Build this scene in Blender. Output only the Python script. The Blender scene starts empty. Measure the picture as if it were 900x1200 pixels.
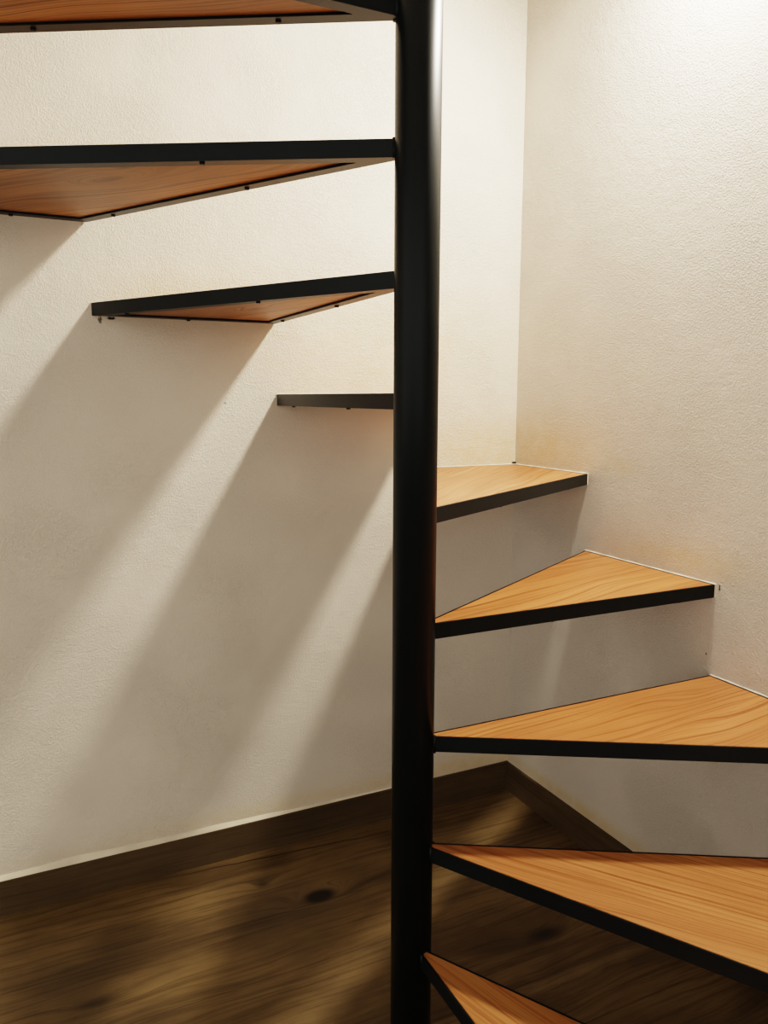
import bpy, bmesh, math
from mathutils import Vector, Matrix

COL = bpy.context.scene.collection
WX, WY = 0.729, 0.7445          # wall_right plane (x) and wall_back plane (y); the pole stands at the origin
RISE, RPOLE = 0.2, 0.0371
HF = 0.0284                     # frame height
BB = 0.0875                     # baseboard height
CEIL = 2.75

# ------------------------------------------------------------------ helpers
def link(name, bm, mat, parent=None, smooth=False, loc=None, rotz=0.0):
    me = bpy.data.meshes.new(name)
    bmesh.ops.recalc_face_normals(bm, faces=bm.faces)
    bm.to_mesh(me); bm.free()
    if smooth:
        for p in me.polygons: p.use_smooth = True
    o = bpy.data.objects.new(name, me)
    COL.objects.link(o)
    me.materials.append(mat)
    if parent: o.parent = parent
    if loc or rotz:
        # keep the geometry where it is but move the origin / axes (grain direction follows them)
        M = Matrix.Translation(loc or (0, 0, 0)) @ Matrix.Rotation(rotz, 4, 'Z')
        me.transform(M.inverted())
        o.location = loc or (0, 0, 0); o.rotation_euler = (0, 0, rotz)
    return o

def box(bm, x0, x1, y0, y1, z0, z1):
    v = [bm.verts.new((x, y, z)) for z in (z0, z1) for y in (y0, y1) for x in (x0, x1)]
    for f in ((0, 2, 3, 1), (4, 5, 7, 6), (0, 1, 5, 4), (2, 6, 7, 3), (0, 4, 6, 2), (1, 3, 7, 5)):
        bm.faces.new([v[i] for i in f])

def prism(bm, poly, z0, z1):
    n = len(poly)
    a = [bm.verts.new((p[0], p[1], z0)) for p in poly]
    b = [bm.verts.new((p[0], p[1], z1)) for p in poly]
    bm.faces.new(a[::-1]); bm.faces.new(b)
    for i in range(n):
        j = (i + 1) % n
        bm.faces.new((a[i], a[j], b[j], b[i]))

def cyl(bm, x, y, z0, z1, r, n=20, r1=None):
    r1 = r if r1 is None else r1
    a = [bm.verts.new((x + r * math.cos(2 * math.pi * i / n), y + r * math.sin(2 * math.pi * i / n), z0)) for i in range(n)]
    b = [bm.verts.new((x + r1 * math.cos(2 * math.pi * i / n), y + r1 * math.sin(2 * math.pi * i / n), z1)) for i in range(n)]
    bm.faces.new(a[::-1]); bm.faces.new(b)
    for i in range(n):
        j = (i + 1) % n
        f = bm.faces.new((a[i], a[j], b[j], b[i])); f.smooth = True

def inset(poly, ds):
    """offset a CCW convex polygon inwards, one distance per edge (edge i runs from i to i+1)"""
    n = len(poly)
    if not hasattr(ds, '__len__'): ds = [ds] * n
    L = []
    for i in range(n):
        p, q = Vector(poly[i]), Vector(poly[(i + 1) % n])
        t = (q - p).normalized(); nn = Vector((-t.y, t.x))
        L.append((p + nn * ds[i], t))
    out = []
    for i in range(n):
        (p, t), (q, s) = L[i - 1], L[i]
        den = t.x * s.y - t.y * s.x
        k = ((q.x - p.x) * s.y - (q.y - p.y) * s.x) / den
        out.append((p.x + t.x * k, p.y + t.y * k))
    return out

# ------------------------------------------------------------------ materials
class NT:
    def __init__(s, name):
        s.m = bpy.data.materials.new(name); s.m.use_nodes = True
        s.t = s.m.node_tree; s.n = s.t.nodes; s.l = s.t.links
        s.b = s.n['Principled BSDF']
    def put(s, sock, v):
        if isinstance(v, bpy.types.NodeSocket): s.l.new(v, sock)
        elif isinstance(v, (tuple, list)) and len(v) == 3 and sock.type == 'RGBA': sock.default_value = (*v, 1)
        else: sock.default_value = v
    def math(s, op, a, b=None, c=None, clamp=False):
        n = s.n.new('ShaderNodeMath'); n.operation = op; n.use_clamp = clamp
        s.put(n.inputs[0], a)
        if b is not None: s.put(n.inputs[1], b)
        if c is not None: s.put(n.inputs[2], c)
        return n.outputs[0]
    def xyz(s, coord='Object'):
        n = s.n.new('ShaderNodeTexCoord'); q = s.n.new('ShaderNodeSeparateXYZ')
        s.l.new(n.outputs[coord], q.inputs[0])
        s.vec = n.outputs[coord]
        return q.outputs[0], q.outputs[1], q.outputs[2]
    def comb(s, x, y, z=0.0):
        n = s.n.new('ShaderNodeCombineXYZ')
        s.put(n.inputs[0], x); s.put(n.inputs[1], y); s.put(n.inputs[2], z)
        return n.outputs[0]
    def noise(s, vec, scale, detail=3, rough=0.5, dist=0.0):
        n = s.n.new('ShaderNodeTexNoise'); s.l.new(vec, n.inputs['Vector'])
        n.inputs['Scale'].default_value = scale; n.inputs['Detail'].default_value = detail
        n.inputs['Roughness'].default_value = rough; n.inputs['Distortion'].default_value = dist
        return n.outputs['Fac']
    def mix(s, f, a, b, mode='MIX'):
        n = s.n.new('ShaderNodeMix'); n.data_type = 'RGBA'; n.blend_type = mode
        s.put(n.inputs[0], f); s.put(n.inputs[6], a); s.put(n.inputs[7], b)
        return n.outputs[2]
    def ramp(s, f, a, b, lo=0.0, hi=1.0):
        n = s.n.new('ShaderNodeMapRange'); n.clamp = True; n.interpolation_type = 'SMOOTHSTEP'
        s.put(n.inputs[0], f); n.inputs[1].default_value = a; n.inputs[2].default_value = b
        n.inputs[3].default_value = lo; n.inputs[4].default_value = hi
        return n.outputs[0]
    def gauss(s, x, y, cx, cy, rx, ry):
        dx = s.math('DIVIDE', s.math('SUBTRACT', x, cx), rx)
        dy = s.math('DIVIDE', s.math('SUBTRACT', y, cy), ry)
        d2 = s.math('ADD', s.math('MULTIPLY', dx, dx), s.math('MULTIPLY', dy, dy))
        return s.math('EXPONENT', s.math('MULTIPLY', d2, -1.0))
    def bump(s, h, strength, dist):
        n = s.n.new('ShaderNodeBump'); n.inputs['Strength'].default_value = strength
        n.inputs['Distance'].default_value = dist
        s.put(n.inputs['Height'], h); s.l.new(n.outputs[0], s.b.inputs['Normal'])

def plaster(name, base, axis, bumpy, stains, marks, rough=0.55):
    """rolled plaster; stains = warm gaussian patches, marks = small dark specks, in wall coordinates"""
    m = NT(name); x, y, z = m.xyz()
    u = x if axis == 'x' else y
    v = m.vec
    broad = m.noise(v, 2.2, 3)
    c = m.mix(m.ramp(broad, 0.35, 0.7), base, tuple(k * 0.95 for k in base))
    warm = (base[0] * 0.93, base[1] * 0.80, base[2] * 0.52)
    fine = m.noise(v, 38, 4, 0.6)
    for cx, cz, rx, rz, a in stains:
        g = m.gauss(u, z, cx, cz, rx, rz)
        c = m.mix(m.math('MULTIPLY', m.math('MULTIPLY', g, a), m.ramp(fine, 0.25, 0.7, 0.45, 1.0)), c, warm)
    speck = m.noise(v, 260, 4, 0.7)
    for cx, cz, rx, rz, a in marks:
        g = m.gauss(u, z, cx, cz, rx, rz)
        c = m.mix(m.ramp(m.math('ADD', g, m.math('MULTIPLY', m.math('SUBTRACT', speck, 0.5), 1.4)), 0.5, 0.75, 0, a), c, (0.03, 0.025, 0.02))
    # faint scattered specks
    pin = m.noise(v, 95, 2, 0.5)
    c = m.mix(m.ramp(pin, 0.80, 0.84, 0, 0.5), c, (0.25, 0.2, 0.15))
    m.put(m.b.inputs['Base Color'], c)
    m.b.inputs['Roughness'].default_value = rough
    m.b.inputs['Specular IOR Level'].default_value = 0.35
    peel = m.noise(v, 300, 3, 0.55, 0.3)
    peel = m.ramp(peel, 0.38, 0.72)
    lump = m.noise(v, 30, 4, 0.6)
    mask = m.ramp(m.noise(v, 5, 3), 0.3, 0.65, 0.35, 1.0)
    h = m.math('ADD', m.math('MULTIPLY', peel, mask), m.math('MULTIPLY', lump, 1.6))
    m.bump(h, bumpy, 0.0016)
    return m.m

def oak(name, seed, light, dark, fig=1.0, knots=()):
    """golden oak: grain runs along the object's own X axis"""
    m = NT(name); x, y, z = m.xyz()
    wv = m.comb(m.math('MULTIPLY', x, 1.6), m.math('MULTIPLY', y, 5.0), seed)
    warp = m.noise(wv, 1.0, 2, 0.5)
    F = m.math('ADD', y, m.math('MULTIPLY', warp, 0.16 * fig))
    for kx, ky, rx, ry, amp in knots:
        F = m.math('ADD', F, m.math('MULTIPLY', m.gauss(x, y, kx, ky, rx, ry), amp))
    g1 = m.noise(m.comb(m.math('MULTIPLY', x, 0.8), m.math('MULTIPLY', F, 120), seed), 1.0, 5, 0.72)
    g2 = m.noise(m.comb(m.math('MULTIPLY', x, 9.0), m.math('MULTIPLY', F, 420), seed + 3), 1.0, 3, 0.6)
    broad = m.noise(m.comb(m.math('MULTIPLY', x, 2.0), m.math('MULTIPLY', F, 9), seed + 7), 1.0, 2)
    c = m.mix(m.ramp(broad, 0.3, 0.7), light, tuple(a * 0.55 + b * 0.45 for a, b in zip(light, dark)))
    c = m.mix(m.ramp(g1, 0.46, 0.66, 0, 0.92), c, dark)
    c = m.mix(m.ramp(g2, 0.52, 0.75, 0, 0.45), c, tuple(k * 0.75 for k in dark))
    for kx, ky, rx, ry, amp in knots:
        c = m.mix(m.math('MULTIPLY', m.gauss(x, y, kx, ky, rx * 0.35, ry * 0.35), 0.6), c, tuple(k * 0.5 for k in dark))
    m.put(m.b.inputs['Base Color'], c)
    m.b.inputs['Roughness'].default_value = 0.42
    m.b.inputs['Specular IOR Level'].default_value = 0.4
    m.bump(g2, 0.25, 0.0004)
    return m.m

def dark_floor(name, planks=True):
    m = NT(name); x, y, z = m.xyz()
    if not planks: y = m.math('ADD', z, m.math('MULTIPLY', y, 1.0))
    knots = [(0.007, 0.488, 0.085, 0.034, 0.06, 1.0), (-0.105, 0.590, 0.05, 0.02, 0.022, 0.45), (0.42, 0.14, 0.13, 0.035, 0.04, 0.6),
             (-0.52, 0.36, 0.12, 0.03, 0.035, 0.5), (0.30, 0.30, 0.18, 0.05, -0.03, 0.15)] if planks else []
    F = m.math('ADD', y, m.math('MULTIPLY', m.noise(m.comb(m.math('MULTIPLY', x, 2.6), m.math('MULTIPLY', y, 6), 1.0), 1.0, 2, 0.5), 0.055 if planks else 0.03))
    spots = None
    for kx, ky, rx, ry, A, dk in knots:
        F = m.math('ADD', F, m.math('MULTIPLY', m.gauss(x, y, kx, ky, rx, ry), A))
        g = m.math('MULTIPLY', m.gauss(x, y, kx, ky, rx * 0.5, ry * 0.75), dk)
        spots = g if spots is None else m.math('MAXIMUM', spots, g)
    g1 = m.noise(m.comb(m.math('MULTIPLY', x, 1.6), m.math('MULTIPLY', F, 75), 2.0), 1.0, 6, 0.75)
    g2 = m.noise(m.comb(m.math('MULTIPLY', x, 10), m.math('MULTIPLY', F, 330), 5.0), 1.0, 4, 0.7)
    broad = m.noise(m.comb(m.math('MULTIPLY', x, 3.0), m.math('MULTIPLY', F, 7), 8.0), 1.0, 3)
    if planks: c = m.mix(m.ramp(broad, 0.35, 0.68), (0.215, 0.146, 0.068), (0.110, 0.073, 0.035))
    else: c = m.mix(m.ramp(broad, 0.35, 0.68), (0.125, 0.086, 0.046), (0.090, 0.062, 0.034))
    c = m.mix(m.ramp(g1, 0.44, 0.70, 0, 0.62 if planks else 0.4), c, (0.034, 0.021, 0.010))
    c = m.mix(m.ramp(g2, 0.5, 0.75, 0, 0.5), c, (0.03, 0.016, 0.007))
    if planks:
        c = m.mix(m.ramp(spots, 0.12, 0.75, 0, 0.95), c, (0.010, 0.006, 0.004))
        # plank joints every 190 mm running along the back wall, plus a wandering crack
        w = m.math('FRACT', m.math('DIVIDE', m.math('SUBTRACT', y, 0.658 - 1.9), 0.19))
        w = m.math('ABSOLUTE', m.math('SUBTRACT', w, 0.5))
        seam = m.ramp(w, 0.4925, 0.497)
        c = m.mix(m.math('MULTIPLY', seam, 0.45), c, (0.008, 0.005, 0.003))
        ln = m.math('ADD', m.math('MULTIPLY', x, -0.082), 0.697)
        ln = m.math('ADD', ln, m.math('MULTIPLY', m.math('SUBTRACT', m.noise(m.comb(m.math('MULTIPLY', x, 9), 0, 3), 1.0, 4), 0.5), 0.022))
        cr = m.ramp(m.math('ABSOLUTE', m.math('SUBTRACT', y, ln)), 0.0006, 0.003, 1, 0)
        cr = m.math('MULTIPLY', cr, m.gauss(x, y, 0.02, 0.69, 0.36, 0.2))
        c = m.mix(cr, c, (0.006, 0.004, 0.003))
    else:
        c = m.mix(m.ramp(x, 0.515, 0.517), c, (0.085, 0.05, 0.024), 'ADD') if False else c
    m.put(m.b.inputs['Base Color'], c)
    m.b.inputs['Roughness'].default_value = 0.45
    m.b.inputs['Specular IOR Level'].default_value = 0.35
    m.bump(m.math('ADD', g1, g2), 0.35, 0.0006)
    return m.m

def paint(name, col, rough, spec=0.5, orange=0.15):
    m = NT(name); x, y, z = m.xyz()
    n = m.noise(m.vec, 240, 3, 0.6); b = m.noise(m.vec, 9, 3)
    m.put(m.b.inputs['Base Color'], m.mix(m.ramp(b, 0.3, 0.7), col, tuple(k * 1.3 for k in col)))
    m.b.inputs['Roughness'].default_value = rough
    m.b.inputs['Specular IOR Level'].default_value = spec
    m.bump(n, orange, 0.0004)
    return m.m

WALL = (0.80, 0.722, 0.612)
M_A = plaster('plaster_back', WALL, 'x', 0.8,
    [(0.33, 1.33, 0.40, 0.16, 0.45), (0.62, 1.05, 0.22, 0.10, 0.7), (-0.22, 1.43, 0.22, 0.06, 0.4), (0.10, 0.11, 0.7, 0.025, 0.5), (0.60, 0.10, 0.2, 0.03, 0.7)],
    [(-0.385, 1.380, 0.014, 0.004, 1.0), (-0.41, 1.375, 0.006, 0.010, 0.8), (0.724, 1.016, 0.010, 0.006, 1.0), (-0.13, 1.19, 0.004, 0.003, 0.6)])
M_B = plaster('plaster_right', (0.72, 0.655, 0.57), 'y', 1.0,
    [(0.62, 1.06, 0.20, 0.09, 0.75), (0.10, 0.85, 0.20, 0.035, 0.6), (0.40, 0.10, 0.5, 0.022, 0.9), (0.3, 1.04, 0.05, 0.02, 0.5)],
    [(0.742, 1.016, 0.007, 0.005, 1.0), (-0.009, 0.806, 0.003, 0.011, 1.0), (0.015, 0.655, 0.003, 0.004, 0.9)], rough=0.45)
M_CEIL = paint('ceiling_paint', (0.78, 0.74, 0.68), 0.8, 0.2, 0.3)
M_FILL = paint('plaster_filler', (0.66, 0.59, 0.46), 0.7, 0.2, 0.5)
M_FLOOR = dark_floor('dark_laminate')
M_BASE = dark_floor('dark_baseboard', planks=False)
M_STEEL = paint('black_painted_steel', (0.0050, 0.0080, 0.0092), 0.38, 0.27, 0.12)
M_SCREW = paint('black_screw', (0.006, 0.006, 0.006), 0.5, 0.4, 0.0)
M_SEAL = paint('white_sealant', (0.66, 0.60, 0.50), 0.5, 0.4, 0.5)

# ------------------------------------------------------------------ setting
def struct(name, bm, mat, label):
    o = link(name, bm, mat); o['kind'] = 'structure'; o['label'] = label
    return o
XL, YF = -3.2, -3.4
bm = bmesh.new(); box(bm, XL, WX + 0.12, WY, WY + 0.12, 0, CEIL); struct('wall_back', bm, M_A, 'cream plastered wall behind the stairs')
bm = bmesh.new(); box(bm, WX, WX + 0.12, YF, WY, 0, CEIL); struct('wall_right', bm, M_B, 'cream textured wall to the right of the stairs')
bm = bmesh.new(); box(bm, XL, WX + 0.12, YF, WY + 0.12, -0.1, 0); struct('floor', bm, M_FLOOR, 'dark knotty wood plank floor')
bm = bmesh.new(); box(bm, XL, WX + 0.12, YF, WY + 0.12, CEIL, CEIL + 0.1); struct('ceiling', bm, M_CEIL, 'plain off-white ceiling above the stairs')
T = 0.009
bm = bmesh.new(); box(bm, XL, WX, WY - T, WY, 0.0, BB)
bmesh.ops.bevel(bm, geom=[e for e in bm.edges if all(v.co.z > 0.05 and v.co.y < WY - 0.5 * T for v in e.verts)], offset=0.0015, segments=2, affect='EDGES')
struct('baseboard_back', bm, M_BASE, 'dark brown wooden baseboard along the back wall')
bm = bmesh.new(); box(bm, -T, 0, YF - WY, -T, 0.0, BB)       # built along its own length, then placed
bmesh.ops.bevel(bm, geom=[e for e in bm.edges if all(v.co.z > 0.05 and v.co.x < -0.5 * T for v in e.verts)], offset=0.0015, segments=2, affect='EDGES')
o = struct('baseboard_right', bm, M_BASE, 'dark brown wooden baseboard along the right wall')
o.data.transform(Matrix.Rotation(math.radians(90), 4, 'Z')); o.rotation_euler = (0, 0, math.radians(-90)); o.location = (WX, WY, 0)
# plaster fillet that closes the joint above the back baseboard, fading out to the right
bm = bmesh.new(); N = 60; rows = []
for i in range(N + 1):
    x = -2.2 + (0.46 + 2.2) * i / N
    w = min(1.0, max(0.06, (0.46 - x) / 0.75)) * (0.92 + 0.08 * math.sin(i * 1.7))
    rows.append([bm.verts.new((x, WY, BB - 0.001)), bm.verts.new((x, WY - 0.0075 * w ** 0.5, BB)), bm.verts.new((x, WY - 0.006 * w ** 0.5, BB + 0.004 * w)), bm.verts.new((x, WY + 0.0005, BB + (0.015 + 0.003 * math.sin(i * 0.7)) * w))])
for a, b in zip(rows, rows[1:]):
    for j in range(4):
        k = (j + 1) % 4; bm.faces.new((a[j], b[j], b[k], a[k]))
bm.faces.new(rows[0]); bm.faces.new(rows[-1][::-1])
struct('trim_1', bm, M_FILL, 'white plaster fillet above the back baseboard')

# ------------------------------------------------------------------ the staircase
stair = bpy.data.objects.new('spiral_staircase', None); COL.objects.link(stair)
stair['label'] = 'black steel spiral staircase with oak wedge treads around a round centre pole'
stair['category'] = 'staircase'

bm = bmesh.new(); cyl(bm, 0, 0, 0.0, CEIL, RPOLE, 96)
pole = link('pole', bm, M_STEEL, stair)
for p in pole.data.polygons: p.use_smooth = abs(p.normal.z) < 0.5

def hit(deg):
    a = math.radians(deg); c, s = math.cos(a), math.sin(a)
    k = min(WX / abs(c) if abs(c) > 1e-6 else 9e9, WY / abs(s) if abs(s) > 1e-6 else 9e9)
    return (c * k, s * k)

def tread(k, grain, seed, light, dark, fig, knots=()):
    zt = 1.212 + (4 - k) * RISE; zb = zt - HF
    a1 = 180 - 30 * (k - 1); a0 = a1 - 30
    poly = [(0, 0), hit(a0)]
    for ca in (math.degrees(math.atan2(WY, WX)), 180 - math.degrees(math.atan2(WY, WX)), -math.degrees(math.atan2(WY, WX))):
        if a0 + 1 < ca < a1 - 1:
            r = math.radians(ca); poly.append((math.copysign(WX, math.cos(r)), math.copysign(WY, math.sin(r))))
    poly.append(hit(a1))
    n = len(poly)
    # gaps: 1 mm to the neighbours' radial lines, 3 mm (filled with sealant) to the wall
    ds = [0.001] + [0.003] * (n - 2) + [0.001]
    P0 = inset(poly, ds)
    # L-shaped angle iron mitred round the wedge
    prof = [(0, zb), (0, zt), (0.0035, zt), (0.0035, zb + 0.004), (0.026, zb + 0.004), (0.026, zb)]
    loops = {d: inset(P0, d) if d else P0 for d in (0, 0.0035, 0.026)}
    bm = bmesh.new()
    grid = [[bm.verts.new((loops[d][i][0], loops[d][i][1], z)) for d, z in prof] for i in range(n)]
    for i in range(n):
        j = (i + 1) % n
        for q in range(6):
            r = (q + 1) % 6
            bm.faces.new((grid[i][q], grid[j][q], grid[j][r], grid[i][r]))
    bmesh.ops.recalc_face_normals(bm, faces=bm.faces)
    bmesh.ops.bevel(bm, geom=[e for e in bm.edges if (e.verts[0].co - e.verts[1].co).length > 0.05], offset=0.0007, segments=2, affect='EDGES')
    # weld fillets where the frame meets the pole
    for ang, sg in ((a0, 1), (a1, -1)):
        a = math.radians(ang + sg * 3.5)
        cyl(bm, math.cos(a) * (RPOLE + 0.0005), math.sin(a) * (RPOLE + 0.0005), zb - 0.0015, zt + 0.0015, 0.0035, 12)
    fr = link('tread', bm, M_STEEL, stair)
    # oak board resting on the flange, a hair proud of the steel
    bm = bmesh.new(); prism(bm, inset(P0, 0.0042), zb + 0.0042, zt - 0.0001)
    bmesh.ops.bevel(bm, geom=[e for e in bm.edges if abs(e.verts[0].co.z - e.verts[1].co.z) < 1e-6], offset=0.0006, segments=2, affect='EDGES')
    mid = math.radians((a0 + a1) / 2)
    link('wood_panel', bm, oak('oak_board_%d' % k, seed, light, dark, fig, knots), fr, loc=(math.cos(mid) * 0.45, math.sin(mid) * 0.45, zt), rotz=math.radians(grain))
    # screws up through the flange
    def screw(p, q, f, side):
        p, q = Vector(p), Vector(q); t = (q - p).normalized(); nn = Vector((-t.y, t.x)) * side
        c = p + (q - p) * f + nn * 0.012
        bm = bmesh.new(); cyl(bm, c.x, c.y, zb - 0.0030, zb + 0.0005, 0.0040, 14, 0.0048)
        cyl(bm, c.x, c.y, zb + 0.0005, zb + 0.018, 0.002, 10)
        link('screw', bm, M_SCREW, fr)
    for f in ((0.26, 0.73) if k == 1 else (0.42, 0.87)):
        screw(poly[0], poly[1], f, 1); screw(poly[0], poly[-1], f, -1)
    for i in range(1, n - 1): screw(poly[i], poly[i + 1], 0.5, 1)
    # sealant along the walls
    walls = []
    for i in range(1, n - 1):
        p, q = poly[i], poly[i + 1]
        onb = abs(p[1] - WY) < 1e-3 and abs(q[1] - WY) < 1e-3
        onr = abs(p[0] - WX) < 1e-3 and abs(q[0] - WX) < 1e-3
        if onb or onr: walls.append((Vector(p), Vector(q), onb))
    for p, q, onb in walls:
        bm = bmesh.new(); steps = 40; rows = []
        t = (q - p).normalized(); nn = Vector((-t.y, t.x))
        L = (q - p).length
        for s in range(steps + 1):
            lo = 0.0 if k > 3 else 0.002
            c = p + t * (lo + (L - 2 * lo) * s / steps)
            w = 0.0028 + 0.0006 * math.sin(s * 1.3 + k) + 0.0004 * math.sin(s * 3.1)
            rows.append([bm.verts.new((c.x, c.y, zb + 0.0005)), bm.verts.new((c.x + nn.x * 0.0028, c.y + nn.y * 0.0028, zb + 0.0005)),
                         bm.verts.new((c.x + nn.x * w, c.y + nn.y * w, zt + 0.0008)), bm.verts.new((c.x, c.y, zt + 0.0018 + 0.0006 * math.sin(s * 0.9 + k)))])
        for a, b in zip(rows, rows[1:]):
            for j in range(4):
                m_ = (j + 1) % 4; bm.faces.new((a[j], b[j], b[m_], a[m_]))
        bm.faces.new(rows[0]); bm.faces.new(rows[-1][::-1])
        link('sealant_bead', bm, M_SEAL, fr)
    return fr

LT, DK = (0.53, 0.222, 0.080), (0.25, 0.078, 0.018)
RL, RD = (0.50, 0.235, 0.080), (0.15, 0.052, 0.014)
#        k  grain seed  light dark figure
for args in ((1, 144, 11.0, RL, RD, 1.0, ((0.10, 0.02, 0.07, 0.02, 0.03),)),
             (2, 129, 4.3, RL, RD, 1.2, ((0.11, 0.045, 0.10, 0.028, 0.045), (0.03, 0.09, 0.05, 0.015, 0.02))),
             (3, 102, 7.7, RL, RD, 1.5, ((0.05, 0.0, 0.09, 0.03, 0.05),)),
             (4, 90, 2.2, LT, DK, 1.0),
             (5, 42, 14.1, (0.58, 0.262, 0.115), DK, 0.8),
             (6, 14, 21.5, LT, DK, 0.9),
             (7, 4, 31.9, LT, DK, 0.9),
             (8, -55, 43.2, (0.55, 0.258, 0.098), DK, 0.35),
             (9, -71, 57.4, (0.50, 0.235, 0.08), DK, 0.35)):
    tread(*args)

# ------------------------------------------------------------------ light
L = bpy.data.lights.new('wall_lamp', 'AREA'); L.shape = 'DISK'; L.size = 0.12; L.energy = 19; L.color = (1.0, 0.915, 0.775)
lo = bpy.data.objects.new('wall_lamp', L); COL.objects.link(lo); lo.location = (0.609, 0.0, 2.238)
lo.rotation_euler = Vector((-0.52, 0.24, -0.80)).to_track_quat('-Z', 'Y').to_euler()
w = bpy.data.worlds.new('world'); bpy.context.scene.world = w; w.use_nodes = True
w.node_tree.nodes['Background'].inputs[0].default_value = (1.0, 0.955, 0.88, 1)
w.node_tree.nodes['Background'].inputs[1].default_value = 0.66

# ------------------------------------------------------------------ camera
cam = bpy.data.cameras.new('camera'); co = bpy.data.objects.new('camera', cam); COL.objects.link(co)
cam.sensor_fit = 'VERTICAL'; cam.sensor_height = 36.0; cam.lens = 916.56 / 1200 * 36.0; cam.clip_start = 0.02
A, PITCH, ROLL = 0.4495, 0.1449, 0.0031
co.location = (-0.6168, -1.1583, 1.2039)
M = Matrix.Rotation(-A, 4, 'Z') @ Matrix.Rotation(math.pi / 2 - PITCH, 4, 'X') @ Matrix.Rotation(ROLL, 4, 'Z')
co.rotation_euler = M.to_euler()
bpy.context.scene.camera = co
vs = bpy.context.scene.view_settings
vs.view_transform = 'Filmic'; vs.look = 'High Contrast'; vs.exposure = 0.64
